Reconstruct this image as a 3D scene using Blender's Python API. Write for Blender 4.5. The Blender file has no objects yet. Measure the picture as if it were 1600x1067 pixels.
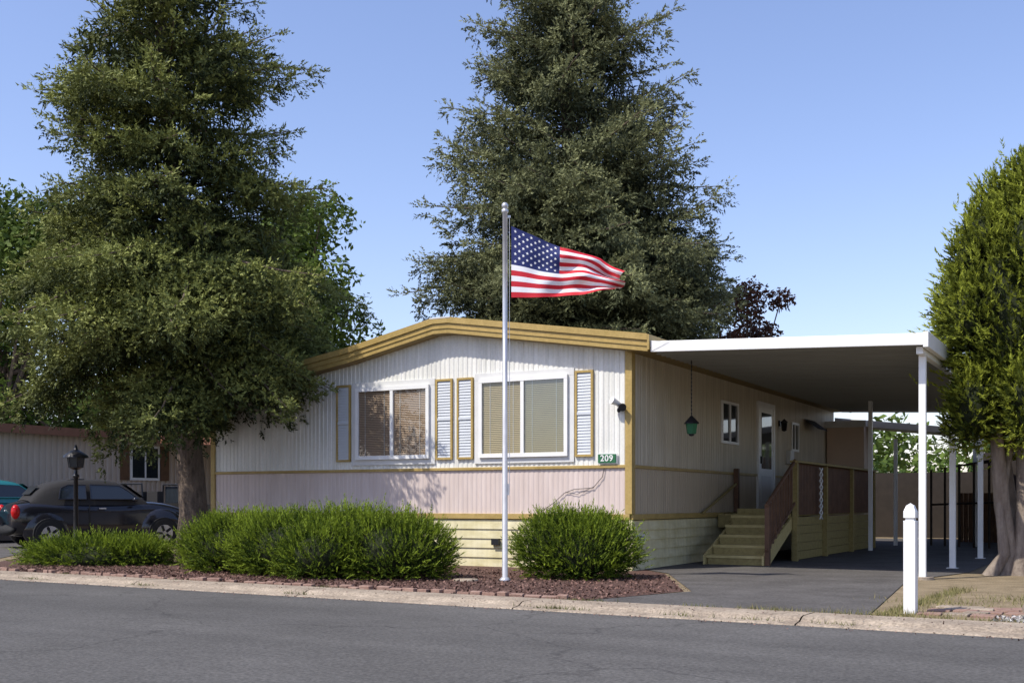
import bpy, math, random
import numpy as np
from mathutils import Vector, Matrix
R=math.radians
random.seed(5); rng=np.random.default_rng(5)
scene=bpy.context.scene
scene.view_settings.view_transform='Standard'; scene.view_settings.look='None'; scene.view_settings.exposure=0

# ------------------------------------------------------------ materials
def mat(name,col,rough=.7,var=.12,scale=4,bump=0,bscale=60,metal=0,stretch=(1,1,1),spec=.3,col2=None,speck=0,speckscale=200,cracks=False,streak=0):
    m=bpy.data.materials.new(name); m.use_nodes=True; nt=m.node_tree; n=nt.nodes; l=nt.links
    b=n['Principled BSDF']; b.inputs['Roughness'].default_value=rough; b.inputs['Metallic'].default_value=metal
    b.inputs['Specular IOR Level'].default_value=spec
    tc=n.new('ShaderNodeTexCoord'); mp=n.new('ShaderNodeMapping'); mp.inputs['Scale'].default_value=stretch
    l.new(tc.outputs['Object'],mp.inputs['Vector'])
    no=n.new('ShaderNodeTexNoise'); no.inputs['Scale'].default_value=scale; no.inputs['Detail'].default_value=7; no.inputs['Roughness'].default_value=.65
    l.new(mp.outputs[0],no.inputs['Vector'])
    cr=n.new('ShaderNodeValToRGB'); cr.color_ramp.elements[0].position=.32; cr.color_ramp.elements[1].position=.68
    c2=col2 if col2 else tuple(min(1,c*(1+var)) for c in col)
    c1=col if col2 else tuple(c*(1-var) for c in col)
    cr.color_ramp.elements[0].color=(*c1,1); cr.color_ramp.elements[1].color=(*c2,1)
    l.new(no.outputs['Fac'],cr.inputs['Fac']); out=cr.outputs['Color']
    def scaleby(out,src,a,b_,lo,hi):
        r2=n.new('ShaderNodeMapRange'); r2.inputs['From Min'].default_value=a; r2.inputs['From Max'].default_value=b_
        r2.inputs['To Min'].default_value=lo; r2.inputs['To Max'].default_value=hi
        l.new(src,r2.inputs['Value'])
        vm=n.new('ShaderNodeVectorMath'); vm.operation='SCALE'; l.new(out,vm.inputs[0]); l.new(r2.outputs[0],vm.inputs['Scale']); return vm.outputs[0]
    if speck>0:
        n2=n.new('ShaderNodeTexNoise'); n2.inputs['Scale'].default_value=speckscale; n2.inputs['Detail'].default_value=3
        l.new(tc.outputs['Object'],n2.inputs['Vector']); out=scaleby(out,n2.outputs['Fac'],.3,.7,1-speck,1+speck)
    if streak>0:
        m3=n.new('ShaderNodeMapping'); m3.inputs['Scale'].default_value=(7,7,.25); l.new(tc.outputs['Object'],m3.inputs['Vector'])
        n3=n.new('ShaderNodeTexNoise'); n3.inputs['Scale'].default_value=1.5; n3.inputs['Detail'].default_value=6; l.new(m3.outputs[0],n3.inputs['Vector'])
        out=scaleby(out,n3.outputs['Fac'],.3,.6,1-streak,1.02)
    if cracks:
        nd=n.new('ShaderNodeTexNoise'); nd.inputs['Scale'].default_value=1.3; nd.inputs['Detail'].default_value=6; l.new(tc.outputs['Object'],nd.inputs['Vector'])
        vs_=n.new('ShaderNodeVectorMath'); vs_.operation='SCALE'; vs_.inputs['Scale'].default_value=1.1; l.new(nd.outputs['Color'],vs_.inputs[0])
        va=n.new('ShaderNodeVectorMath'); va.operation='ADD'; l.new(tc.outputs['Object'],va.inputs[0]); l.new(vs_.outputs[0],va.inputs[1])
        vo=n.new('ShaderNodeTexVoronoi'); vo.feature='DISTANCE_TO_EDGE'; vo.inputs['Scale'].default_value=.22; l.new(va.outputs[0],vo.inputs['Vector'])
        out=scaleby(out,vo.outputs['Distance'],.0,.006,.66,1.0)
        m4=n.new('ShaderNodeMapping'); m4.inputs['Scale'].default_value=(.12,1.1,1); l.new(tc.outputs['Object'],m4.inputs['Vector'])
        n4=n.new('ShaderNodeTexNoise'); n4.inputs['Scale'].default_value=1; n4.inputs['Detail'].default_value=4; l.new(m4.outputs[0],n4.inputs['Vector'])
        out=scaleby(out,n4.outputs['Fac'],.35,.65,.84,1.12)
    l.new(out,b.inputs['Base Color'])
    if bump>0:
        nb=n.new('ShaderNodeTexNoise'); nb.inputs['Scale'].default_value=bscale; nb.inputs['Detail'].default_value=5
        l.new(tc.outputs['Object'],nb.inputs['Vector'])
        bp=n.new('ShaderNodeBump'); bp.inputs['Strength'].default_value=bump; bp.inputs['Distance'].default_value=.02
        l.new(nb.outputs['Fac'],bp.inputs['Height']); l.new(bp.outputs[0],b.inputs['Normal'])
    return m
def leafmat(name,ca,cb,trans=.25):
    m=bpy.data.materials.new(name); m.use_nodes=True; nt=m.node_tree; n=nt.nodes; l=nt.links
    b=n['Principled BSDF']; b.inputs['Roughness'].default_value=.6; b.inputs['Specular IOR Level'].default_value=.15
    at=n.new('ShaderNodeAttribute'); at.attribute_name='tint'
    cr=n.new('ShaderNodeValToRGB'); cr.color_ramp.elements[0].color=(*ca,1); cr.color_ramp.elements[1].color=(*cb,1)
    l.new(at.outputs['Fac'],cr.inputs['Fac']); l.new(cr.outputs[0],b.inputs['Base Color'])
    if trans>0:
        t=n.new('ShaderNodeBsdfTranslucent'); l.new(cr.outputs[0],t.inputs['Color'])
        mx=n.new('ShaderNodeMixShader'); mx.inputs[0].default_value=trans
        l.new(b.outputs[0],mx.inputs[1]); l.new(t.outputs[0],mx.inputs[2]); l.new(mx.outputs[0],n['Material Output'].inputs['Surface'])
    return m
def glassmat(name,tint=(1,1,1),base=.06):
    m=bpy.data.materials.new(name); m.use_nodes=True; nt=m.node_tree; n=nt.nodes; l=nt.links
    g=n.new('ShaderNodeBsdfGlossy'); g.inputs['Roughness'].default_value=.02
    t=n.new('ShaderNodeBsdfTransparent'); t.inputs['Color'].default_value=(*tint,1)
    f=n.new('ShaderNodeLayerWeight'); f.inputs['Blend'].default_value=.15
    ad=n.new('ShaderNodeMath'); ad.operation='MULTIPLY_ADD'; ad.inputs[1].default_value=.5; ad.inputs[2].default_value=base; ad.use_clamp=True
    mx=n.new('ShaderNodeMixShader'); l.new(f.outputs['Facing'],ad.inputs[0]); l.new(ad.outputs[0],mx.inputs[0]); l.new(t.outputs[0],mx.inputs[1]); l.new(g.outputs[0],mx.inputs[2])
    l.new(mx.outputs[0],n['Material Output'].inputs['Surface']); return m

M={}
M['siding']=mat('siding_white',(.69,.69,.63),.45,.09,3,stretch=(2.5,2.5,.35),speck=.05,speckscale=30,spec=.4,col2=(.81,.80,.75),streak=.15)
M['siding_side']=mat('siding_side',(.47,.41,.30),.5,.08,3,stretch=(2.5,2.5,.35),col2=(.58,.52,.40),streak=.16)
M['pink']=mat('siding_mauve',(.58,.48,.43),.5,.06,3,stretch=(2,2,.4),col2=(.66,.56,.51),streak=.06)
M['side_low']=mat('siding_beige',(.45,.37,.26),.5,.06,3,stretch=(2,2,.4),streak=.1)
M['skirt']=mat('skirting_yellow',(.58,.51,.27),.5,.12,2,stretch=(1,1,3),col2=(.74,.68,.45),streak=.16)
M['gold']=mat('trim_gold',(.35,.245,.075),.5,.12,4,speck=.10,speckscale=30,col2=(.46,.33,.12))
M['golddark']=mat('trim_dark_gold',(.27,.19,.07),.55,.15,5)
M['white']=mat('white_paint',(.80,.80,.78),.4,.04,4,speck=.02,speckscale=30)
M['offwhite']=mat('offwhite_trim',(.66,.66,.64),.45,.05,4)
M['blue_shutter']=mat('shutter_grey_blue',(.56,.59,.62),.5,.05,5)
M['blind']=mat('blind_tan',(.44,.32,.23),.6,.05,3)
M['blindg']=mat('blind_olive',(.42,.35,.20),.6,.05,3)
M['dark']=mat('dark_interior',(.02,.02,.022),.8)
M['black']=mat('black_metal',(.015,.015,.017),.4,spec=.5)
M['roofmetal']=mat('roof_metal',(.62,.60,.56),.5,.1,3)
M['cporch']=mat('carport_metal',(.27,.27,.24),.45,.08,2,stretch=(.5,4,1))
M['asphalt']=mat('asphalt',(.084,.080,.074),.85,.2,.45,.4,130,col2=(.112,.107,.100),speck=.34,speckscale=40,cracks=True)
M['drive']=mat('driveway_asphalt',(.072,.066,.060),.85,.2,1.3,.4,130,col2=(.118,.110,.102),speck=.32,speckscale=40)
M['conc']=mat('concrete',(.22,.175,.13),.85,.2,2.2,.4,70,col2=(.40,.33,.25),speck=.3,speckscale=40)
M['mulch']=mat('mulch',(.055,.03,.024),.95,.3,14,1,50,col2=(.15,.085,.065),speck=.5,speckscale=60)
M['dirt']=mat('dry_ground',(.17,.13,.075),.95,.3,3,.8,60,col2=(.30,.235,.145),speck=.35,speckscale=50)
M['chip']=leafmat('bark_chip',(.05,.028,.022),(.24,.14,.11),0)
M['brick']=mat('brick_edge',(.22,.13,.10),.9,.25,9,.5,60,col2=(.34,.23,.18))
M['woodolive']=mat('wood_olive',(.24,.185,.07),.65,.2,6,stretch=(3,3,3),col2=(.36,.29,.11))
M['woodtread']=mat('wood_tread',(.42,.33,.13),.65,.2,6,stretch=(1,8,3),col2=(.58,.48,.22))
M['woodbrown']=mat('wood_brown',(.10,.055,.032),.65,.2,6,col2=(.17,.09,.05))
M['wooddark']=mat('wood_dark',(.03,.023,.018),.7,.2,5)
M['bark']=mat('bark',(.06,.045,.035),.95,.4,12,1,25,stretch=(1,1,.25),col2=(.18,.135,.10))
M['barkgrey']=mat('bark_grey',(.13,.10,.08),.95,.4,8,1,20,stretch=(1,1,.25),col2=(.30,.25,.20))
M['nbwall']=mat('neighbor_siding',(.52,.43,.35),.55,.08,3,stretch=(2,2,.4))
M['nbfascia']=mat('neighbor_fascia',(.22,.10,.06),.6)
M['cream']=mat('cream_wall',(.64,.49,.38),.6,.06,2)
M['steel']=mat('galvanised_steel',(.55,.56,.58),.35,.1,6,metal=.5)
M['grass_c']=leafmat('grass_blade',(.07,.10,.02),(.33,.28,.13),.2)
M['green']=mat('green_plaque',(.03,.14,.06),.5)
M['red']=mat('flag_red',(.55,.02,.035),.7,.05); M['fwhite']=mat('flag_white',(.82,.82,.84),.7,.03); M['fblue']=mat('flag_blue',(.02,.03,.13),.7,.05)
M['carblack']=mat('car_paint_black',(.012,.012,.016),.12,.05,spec=.6)
M['carteal']=mat('car_paint_teal',(.02,.17,.19),.2,.05,spec=.6)
M['fabric']=mat('soft_top_fabric',(.025,.024,.024),.9,.1,30)
M['rubber']=mat('rubber',(.02,.02,.02),.85,.1)
M['chrome']=mat('chrome',(.6,.6,.62),.2,.05,metal=1)
M['tail']=mat('tail_light_red',(.5,.01,.01),.2)
M['cglass']=mat('car_glass',(.02,.025,.03),.05,.02,spec=.8)
M['gravel']=leafmat('gravel',(.2,.19,.18),(.55,.53,.5),0)
M['glass']=glassmat('window_glass',(.93,.93,.9),.05)
M['glassr']=glassmat('window_glass_reflective',(.72,.76,.72),.12)

# ------------------------------------------------------------ builder
class MB:
    def __init__(s): s.v=[];s.f=[];s.m=[];s.names=[];s.sm=[]
    def mi(s,k):
        if k not in s.names: s.names.append(k)
        return s.names.index(k)
    def add(s,vs,fs,k,smooth=False,T=None):
        o=len(s.v); i=s.mi(k)
        for p in vs:
            s.v.append(tuple(T@Vector(p)) if T is not None else tuple(p))
        for f in fs: s.f.append(tuple(o+a for a in f)); s.m.append(i); s.sm.append(smooth)
    def box(s,x0,x1,y0,y1,z0,z1,k,T=None):
        vs=[(x0,y0,z0),(x1,y0,z0),(x1,y1,z0),(x0,y1,z0),(x0,y0,z1),(x1,y0,z1),(x1,y1,z1),(x0,y1,z1)]
        s.add(vs,[(0,3,2,1),(4,5,6,7),(0,1,5,4),(1,2,6,5),(2,3,7,6),(3,0,4,7)],k,False,T)
    def cyl(s,p0,p1,r0,r1,n,k,smooth=True,cap=True):
        p0=Vector(p0);p1=Vector(p1);d=(p1-p0).normalized()
        a=d.orthogonal().normalized(); b=d.cross(a)
        vs=[]
        for p,r in ((p0,r0),(p1,r1)):
            for i in range(n):
                t=2*math.pi*i/n; vs.append(p+a*math.cos(t)*r+b*math.sin(t)*r)
        s.add(vs,[(i,(i+1)%n,n+(i+1)%n,n+i) for i in range(n)],k,smooth)
        if cap:
            s.add(vs,[tuple(range(n))[::-1],tuple(range(n,2*n))],k,False)
    def tube(s,pts,rs,n,k):
        pts=[Vector(p) for p in pts]; vs=[]
        ref=None
        for i,p in enumerate(pts):
            d=(pts[min(i+1,len(pts)-1)]-pts[max(i-1,0)]).normalized()
            if ref is None: ref=d.orthogonal().normalized()
            a=(ref-d*ref.dot(d)).normalized(); ref=a; b=d.cross(a)
            r=rs[i] if isinstance(rs,(list,tuple)) else rs
            for j in range(n):
                t=2*math.pi*j/n; vs.append(p+a*math.cos(t)*r+b*math.sin(t)*r)
        fs=[]
        for i in range(len(pts)-1):
            for j in range(n): fs.append((i*n+j,i*n+(j+1)%n,(i+1)*n+(j+1)%n,(i+1)*n+j))
        s.add(vs,fs,k,True)
    def lathe(s,prof,c,n,k,smooth=True,rot=0):
        vs=[];fs=[]
        for r,z in prof:
            for j in range(n):
                t=2*math.pi*j/n+rot; vs.append((c[0]+r*math.cos(t),c[1]+r*math.sin(t),c[2]+z))
        for i in range(len(prof)-1):
            for j in range(n): fs.append((i*n+j,i*n+(j+1)%n,(i+1)*n+(j+1)%n,(i+1)*n+j))
        s.add(vs,fs,k,smooth)
    def ell(s,c,r,k,n=14,T=None):
        vs=[];fs=[];h=n//2
        for i in range(h+1):
            ph=math.pi*i/h
            for j in range(n):
                t=2*math.pi*j/n; vs.append((c[0]+r[0]*math.sin(ph)*math.cos(t),c[1]+r[1]*math.sin(ph)*math.sin(t),c[2]+r[2]*math.cos(ph)))
        for i in range(h):
            for j in range(n): fs.append((i*n+j,(i+1)*n+j,(i+1)*n+(j+1)%n,i*n+(j+1)%n))
        s.add(vs,fs,k,True,T)
    def corr(s,a0,a1,off,zb,top,k,pitch=.1,d=.014,side='front'):
        xs=[];n=max(1,round(abs(a1-a0)/pitch)); p=(a1-a0)/n
        for i in range(n):
            b=a0+i*p; xs+= [(b,0),(b+.30*p,0),(b+.42*p,d),(b+.88*p,d)]
        xs.append((a1,0))
        vs=[];fs=[]
        for a,o in xs:
            zt=top(a) if callable(top) else top
            if side=='front': vs+=[(a,off-o,zb),(a,off-o,zt)]
            else: vs+=[(off+o,a,zb),(off+o,a,zt)]
        for i in range(len(xs)-1): fs.append((2*i,2*i+2,2*i+3,2*i+1))
        s.add(vs,fs,k)
    def obj(s,name,parent=None,mw=None,bevel=0,sub=0):
        me=bpy.data.meshes.new(name); me.from_pydata(s.v,[],s.f)
        for k in s.names: me.materials.append(M[k])
        me.polygons.foreach_set('material_index',s.m); me.polygons.foreach_set('use_smooth',s.sm); me.update()
        o=bpy.data.objects.new(name,me); scene.collection.objects.link(o)
        if parent: o.parent=parent
        if mw is not None: o.matrix_world=mw
        if bevel:
            b=o.modifiers.new('b','BEVEL'); b.width=bevel; b.segments=2; b.limit_method='ANGLE'; b.angle_limit=R(50)
        if sub:
            b=o.modifiers.new('s','SUBSURF'); b.levels=sub; b.render_levels=sub
        return o
def empty(name,mw=None):
    e=bpy.data.objects.new(name,None); scene.collection.objects.link(e); e.empty_display_size=.3
    if mw is not None: e.matrix_world=mw
    return e
C=Vector((1.82,17.4,0)); ANG=math.atan2(-.484,.875)
L=Matrix.Translation(C)@Matrix.Rotation(ANG,4,'Z')
SA=math.atan(-.617); SM=Matrix.Translation((0,11.8,0))@Matrix.Rotation(SA,4,'Z')
def LP(x,y,z=0): return L@Vector((x,y,z))
def SP(s,n,z=0): return SM@Vector((s,n,z))

# ------------------------------------------------------------ ground
def sheet(name,pts,z,k,sub=0):
    mb=MB(); mb.add([(p[0],p[1],z) for p in pts],[tuple(range(len(pts)))],k); return mb.obj(name)
sheet('ground',[(-600,-600),(600,-600),(600,900),(-600,900)],-.075,'dirt')
mb=MB(); mb.add([(-150,-9,-.058),(150,-9,-.058),(150,.06,-.058),(-150,.06,-.058)],[(0,1,2,3)],'asphalt'); mb.obj('road',mw=SM)
def curb(name,y0,sgn):
    mb=MB(); prof=[(0,-.06),(.02,-.045),(.14,-.03),(.20,.002),(.25,.012),(.60,.014),(.605,-.02)]
    s=-60.
    vs=[];fs=[];xs=[]
    while s<60:
        xs+= [s+.006,s+2.99]; s+=3.0
    for seg in range(len(xs)//2):
        a,b=xs[2*seg],xs[2*seg+1]; o=len(vs)
        for x in (a,b):
            for y,z in prof: vs.append((x,y0+sgn*y,z))
        n=len(prof)
        for i in range(n-1): fs.append((o+i,o+n+i,o+n+i+1,o+i+1) if sgn>0 else (o+i,o+i+1,o+n+i+1,o+n+i))
    mb.add(vs,fs,'conc'); return mb.obj(name,mw=SM)
curb('kerb',0,1); curb('kerb',-9,-1)
mb=MB(); mb.add([(-150,.55,0),(150,.55,0),(150,110,0),(-150,110,0)],[(0,1,2,3)],'dirt'); mb.obj('lot_ground',mw=SM)
mb=MB(); mb.add([(-150,-60,0),(150,-60,0),(150,-9.55,0),(-150,-9.55,0)],[(0,1,2,3)],'dirt'); mb.obj('verge_ground',mw=SM)
bed=[SP(-10.6,.6),SP(.45,.6),SP(.9,2.4),Vector((2.25,16.7,0)),LP(.1,.3),LP(-8.5,.3),LP(-10.5,3),Vector((-9.6,23,0))]
sheet('mulch_bed',bed,.006,'mulch')
sheet('driveway',[SP(.5,.6),SP(3.5,.6),Vector((5.3,15.2,0)),LP(4.6,2),LP(4.6,18),LP(0,18),LP(0.05,.4),Vector((2.3,16.7,0)),SP(1.0,2.4)],.010,'drive')
sheet('neighbor_driveway',[SP(-19,.6),SP(-10.8,.6),Vector((-10,23,0)),Vector((-5.5,31,0)),Vector((-4,38,0)),Vector((-11,38,0)),Vector((-17,27,0))],.008,'drive')

def tris_obj(name,V,tint,matkey,parent=None,per=3):
    N=len(V); me=bpy.data.meshes.new(name)
    me.vertices.add(N*per); me.vertices.foreach_set('co',V.reshape(-1).astype(np.float32))
    me.loops.add(N*per); me.loops.foreach_set('vertex_index',np.arange(N*per,dtype=np.int32))
    me.polygons.add(N); me.polygons.foreach_set('loop_start',np.arange(0,N*per,per,dtype=np.int32)); me.polygons.foreach_set('loop_total',np.full(N,per,dtype=np.int32))
    me.update(calc_edges=True)
    a=me.attributes.new('tint','FLOAT','FACE'); a.data.foreach_set('value',np.clip(tint,0,1).astype(np.float32))
    me.materials.append(M[matkey]); o=bpy.data.objects.new(name,me); scene.collection.objects.link(o)
    if parent: o.parent=parent
    return o
def nrm(a): return a/np.maximum(1e-9,np.linalg.norm(a,axis=-1,keepdims=True))
def needles(P,D,Ln,K,nl,nw,tint,fwd=.75,rs=0):
    r=np.random.default_rng(rs); N=len(P); D=nrm(D)
    h=np.where(np.abs(D[:,2:3])<.9,np.array([[0,0,1.]]),np.array([[1.,0,0]]))
    A=nrm(np.cross(D,h)); B=np.cross(D,A)
    t=(np.arange(K)+r.random((N,K)))/K
    ang=r.random((N,K))*2*np.pi
    rad=A[:,None,:]*np.cos(ang)[...,None]+B[:,None,:]*np.sin(ang)[...,None]
    base=P[:,None,:]+D[:,None,:]*(t*Ln[:,None])[...,None]
    nd=nrm(D[:,None,:]*fwd+rad*(1.05-.5*t[...,None]))
    ll=nl*(.7+.6*r.random((N,K,1)))
    tip=base+nd*ll
    w=nrm(np.cross(nd,rad+.6*r.normal(size=(N,K,3))))*nw*.5
    V=np.stack([base-w,base+w,tip],axis=2).reshape(-1,3,3)
    tt=np.repeat(tint[:,None],K,1)+.12*(r.random((N,K))-.5)
    return V,tt.reshape(-1)

# ------------------------------------------------------------ spruces: drooping boughs carrying rows of short bottle-brush twigs
def spruce(name,base,H,c0,Rf,nb,seed,lean,tr,sc,leafkey,droop=.5,ntw=6,K=6,inner=1.2,liftlow=0,ext=1.22):
    rd=random.Random(seed); r=np.random.default_rng(seed); e=empty(name,Matrix.Translation(base))
    mb=MB(); n=14; pts=[];rs=[]
    cx=lambda h:(lean[0]*(h/H)**1.3+.05*math.sin(h*1.3),lean[1]*(h/H)+.05*math.cos(h*1.1))
    for i in range(n+1):
        h=H*i/n; pts.append((*cx(h),h-.05)); rs.append(max(.015,tr*(1-h/H)**.8)*(1.25 if i==0 else 1))
    mb.tube(pts,rs,12,'bark')
    Rmax=max(Rf(c0+(H-c0)*k/40) for k in range(41)); cnt=0
    T0=[];TDir=[];Tt=[];Ts=[]
    while cnt<nb:
        h=c0+(H-c0)*rd.random(); rr=Rf(h)
        if rd.random()>(.22+rr/Rmax*.85): continue
        cnt+=1
        az=rd.random()*2*math.pi
        Lb=rr*(rd.uniform(.62,1.0) if rd.random()<.72 else rd.uniform(1.0,ext))
        fr=(h-c0)/(H-c0); p0=.02+.62*fr+rd.uniform(-.15,.15)+liftlow*max(0,1-fr*5); dr=(droop*(1-fr)+.12)*rd.uniform(.7,1.3)
        ex,ey=math.cos(az),math.sin(az); ox,oy=cx(h); bw=rd.uniform(-.15,.15)*Lb
        def curve(s): return (ox+ex*Lb*s-ey*bw*math.sin(s*3),oy+ey*Lb*s+ex*bw*math.sin(s*3),h+Lb*(p0*s-dr*s*s+.30*dr*s**5))
        mb.tube([curve(k/5) for k in range(6)],[max(.006,.034*Lb/2.5*(1-k/5.3)+.004) for k in range(6)],5,'bark')
        bt=rd.uniform(.0,.80); st=sc*.74; ns=max(4,int(Lb*.8/st)); wk=rd.uniform(.26,.38)
        for i in range(ns+1):
            s=min(1,.20+.80*(i+rd.uniform(-.3,.3))/ns); p=curve(s)
            wid=wk*Lb*min(1,(1-s)*1.7+.05)*min(1,s*2.0); nn=int(wid/st)
            for j in range(-nn,nn+1):
                q=j+rd.uniform(-.35,.35); lat=q*st; sg=0 if nn==0 else q/max(1,nn)
                bow=-abs(sg)**1.6*wid*rd.uniform(.35,.6)
                px_,py_,pz_=p[0]+ex*.4*abs(lat)-ey*lat,p[1]+ey*.4*abs(lat)+ex*lat,p[2]+bow
                nh=1+(rd.random()<.52*(1-fr)+.12)+(rd.random()<.34*(1-fr))
                for k in range(nh):
                    hz=-k*sc*.62*rd.uniform(.8,1.2)
                    T0.append((px_,py_,pz_+hz))
                    TDir.append((ex*.9-ey*sg*.8,ey*.9+ex*sg*.8,(.05+.3*fr) if k==0 else -.8))
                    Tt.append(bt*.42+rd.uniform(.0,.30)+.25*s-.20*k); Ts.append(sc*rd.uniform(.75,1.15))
    mb.obj('trunk_and_limbs',e)
    T0=np.array(T0);TDir=nrm(np.array(TDir));Tt=np.array(Tt);Ts=np.array(Ts); N=len(T0)
    rdir=nrm(r.normal(size=(N,ntw,3))*np.array([1,1,.6]))
    D=nrm(TDir[:,None,:]*1.05+rdir*.78)
    P=(T0[:,None,:]+rdir*(Ts[:,None,None]*.15)).reshape(-1,3); D=D.reshape(-1,3)
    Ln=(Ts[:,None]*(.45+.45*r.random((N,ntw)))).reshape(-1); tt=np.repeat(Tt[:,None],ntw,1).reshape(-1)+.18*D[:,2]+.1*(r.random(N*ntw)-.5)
    V,t=needles(P,D,Ln,K,sc*.23,sc*.13,tt,fwd=.85,rs=seed)
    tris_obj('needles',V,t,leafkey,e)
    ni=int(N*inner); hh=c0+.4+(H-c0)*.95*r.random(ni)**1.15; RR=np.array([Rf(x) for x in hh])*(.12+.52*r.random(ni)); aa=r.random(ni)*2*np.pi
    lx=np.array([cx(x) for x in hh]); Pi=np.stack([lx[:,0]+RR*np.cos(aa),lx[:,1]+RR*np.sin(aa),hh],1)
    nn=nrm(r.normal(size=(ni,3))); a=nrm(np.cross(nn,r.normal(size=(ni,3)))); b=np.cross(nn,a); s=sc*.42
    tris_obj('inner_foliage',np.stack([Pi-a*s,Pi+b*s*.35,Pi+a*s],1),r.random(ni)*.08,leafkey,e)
    return N
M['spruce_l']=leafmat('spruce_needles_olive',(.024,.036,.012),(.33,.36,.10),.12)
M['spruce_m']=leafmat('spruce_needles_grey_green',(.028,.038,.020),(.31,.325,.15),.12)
def interp(tab):
    xs=[a for a,b in tab]; ys=[b for a,b in tab]
    return lambda h: float(np.interp(h,xs,ys))
RL=interp([(2.9,2.1),(3.5,2.8),(4.2,3.1),(5.2,3.15),(6.2,2.9),(7.0,2.1),(8,2.6),(9,2.3),(10,1.5),(11.5,.8),(12.8,.15)])
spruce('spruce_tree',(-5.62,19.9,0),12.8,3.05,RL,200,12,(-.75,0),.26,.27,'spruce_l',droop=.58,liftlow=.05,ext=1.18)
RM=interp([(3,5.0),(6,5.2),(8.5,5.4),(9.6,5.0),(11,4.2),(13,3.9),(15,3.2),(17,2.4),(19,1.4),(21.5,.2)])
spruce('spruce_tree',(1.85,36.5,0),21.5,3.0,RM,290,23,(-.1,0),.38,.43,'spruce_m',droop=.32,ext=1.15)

# ------------------------------------------------------------ leafy trees
def leaf_tree(name,base,H,clumps,nl,size,key,tr=.15,seed=1,bark='bark',trunk=True):
    r=np.random.default_rng(seed); rd=random.Random(seed); e=empty(name,Matrix.Translation(base))
    if trunk:
        mb=MB(); mb.tube([(0,0,-.05),(.05,0,H*.25),(0,.05,H*.55)],[tr*1.2,tr,tr*.6],10,bark)
        for c,rr in clumps:
            st=Vector((0,0,H*rd.uniform(.25,.55))); mid=(st+Vector(c))/2+Vector((0,0,-.1))
            mb.tube([st,mid,c],[tr*.45,tr*.25,.02],6,bark)
        mb.obj('trunk_and_limbs',e)
    Vs=[];T=[]
    for c,rr in clumps:
        n=int(nl*rr*rr); d=nrm(r.normal(size=(n,3))); rad=rr*(r.random(n)**.35)*(1+.22*np.sin(d[:,0]*7+c[0]*3)*np.cos(d[:,2]*6+c[1]))
        P=np.array(c)+d*rad[:,None]*np.array([1,1,.8])
        nn=nrm(d*.7+r.normal(size=(n,3))*.8+np.array([0,0,.5])); a=nrm(np.cross(nn,r.normal(size=(n,3)))); b=np.cross(nn,a)
        sz=size*(.6+.8*r.random((n,1)))
        Vs.append(np.stack([P-a*sz,P-b*sz*.5,P+a*sz,P+b*sz*.5],1)); T.append(r.random(n)*.6+.3*r.random()+.1*d[:,2])
    tris_obj('leaves',np.concatenate(Vs),np.concatenate(T),key,e,per=4); return e
def cl(n,spread,zr,rr,seed):
    rd=random.Random(seed); return [((rd.gauss(0,spread[0]),rd.gauss(0,spread[1]),rd.uniform(*zr)),rd.uniform(*rr)) for _ in range(n)]
M['leafg']=leafmat('leaves_green',(.03,.055,.012),(.14,.20,.035),.25)
M['leafp']=leafmat('leaves_purple',(.03,.016,.012),(.17,.075,.04),.2)
M['leafy']=leafmat('leaves_bright',(.05,.09,.02),(.18,.26,.05),.3)
leaf_tree('deciduous_tree',(-6.5,33,0),10,cl(34,(.75,.9),(2.5,9.6),(.8,1.3),3),800,.085,'leafg',.2,3)
leaf_tree('deciduous_tree',(-17.4,38.5,0),11,cl(44,(2.4,1.6),(2.2,10.5),(1.1,1.8),4),420,.11,'leafg',.2,4)
leaf_tree('deciduous_tree',(-12.2,44,0),8,cl(26,(2.4,1.6),(1.8,6.2),(1.1,1.7),14),380,.12,'leafg',.2,24)
leaf_tree('purple_leaf_tree',(8.3,40,0),8.6,cl(26,(.80,.8),(4.6,8.5),(.5,.8),5),800,.085,'leafp',.10,5)
r_=random.Random(9); cls=[]
for i in range(60):
    x=-38+i*1.55; cls.append(((x+r_.uniform(-1,1),54+r_.uniform(-3,3)+abs(x)*-.1,r_.uniform(1.0,4.0)),r_.uniform(1.5,2.4)))
leaf_tree('distant_trees',(0,0,0),5,cls,90,.22,'leafg',seed=8,trunk=False)
cls=[((8.5+r_.uniform(0,9),41+r_.uniform(-1,2),r_.uniform(.5,2.4)),r_.uniform(.8,1.3)) for i in range(16)]
leaf_tree('hedge',(0,0,0),3,cls,300,.10,'leafy',seed=18,trunk=False)
cls=[((-30+i*2.6+r_.uniform(-1,1),-16+i*-.9+r_.uniform(-2,2),r_.uniform(1.5,6)),r_.uniform(1.8,2.8)) for i in range(26)]
leaf_tree('street_trees',(0,0,0),5,cls,40,.3,'leafg',seed=19,trunk=False)

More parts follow.
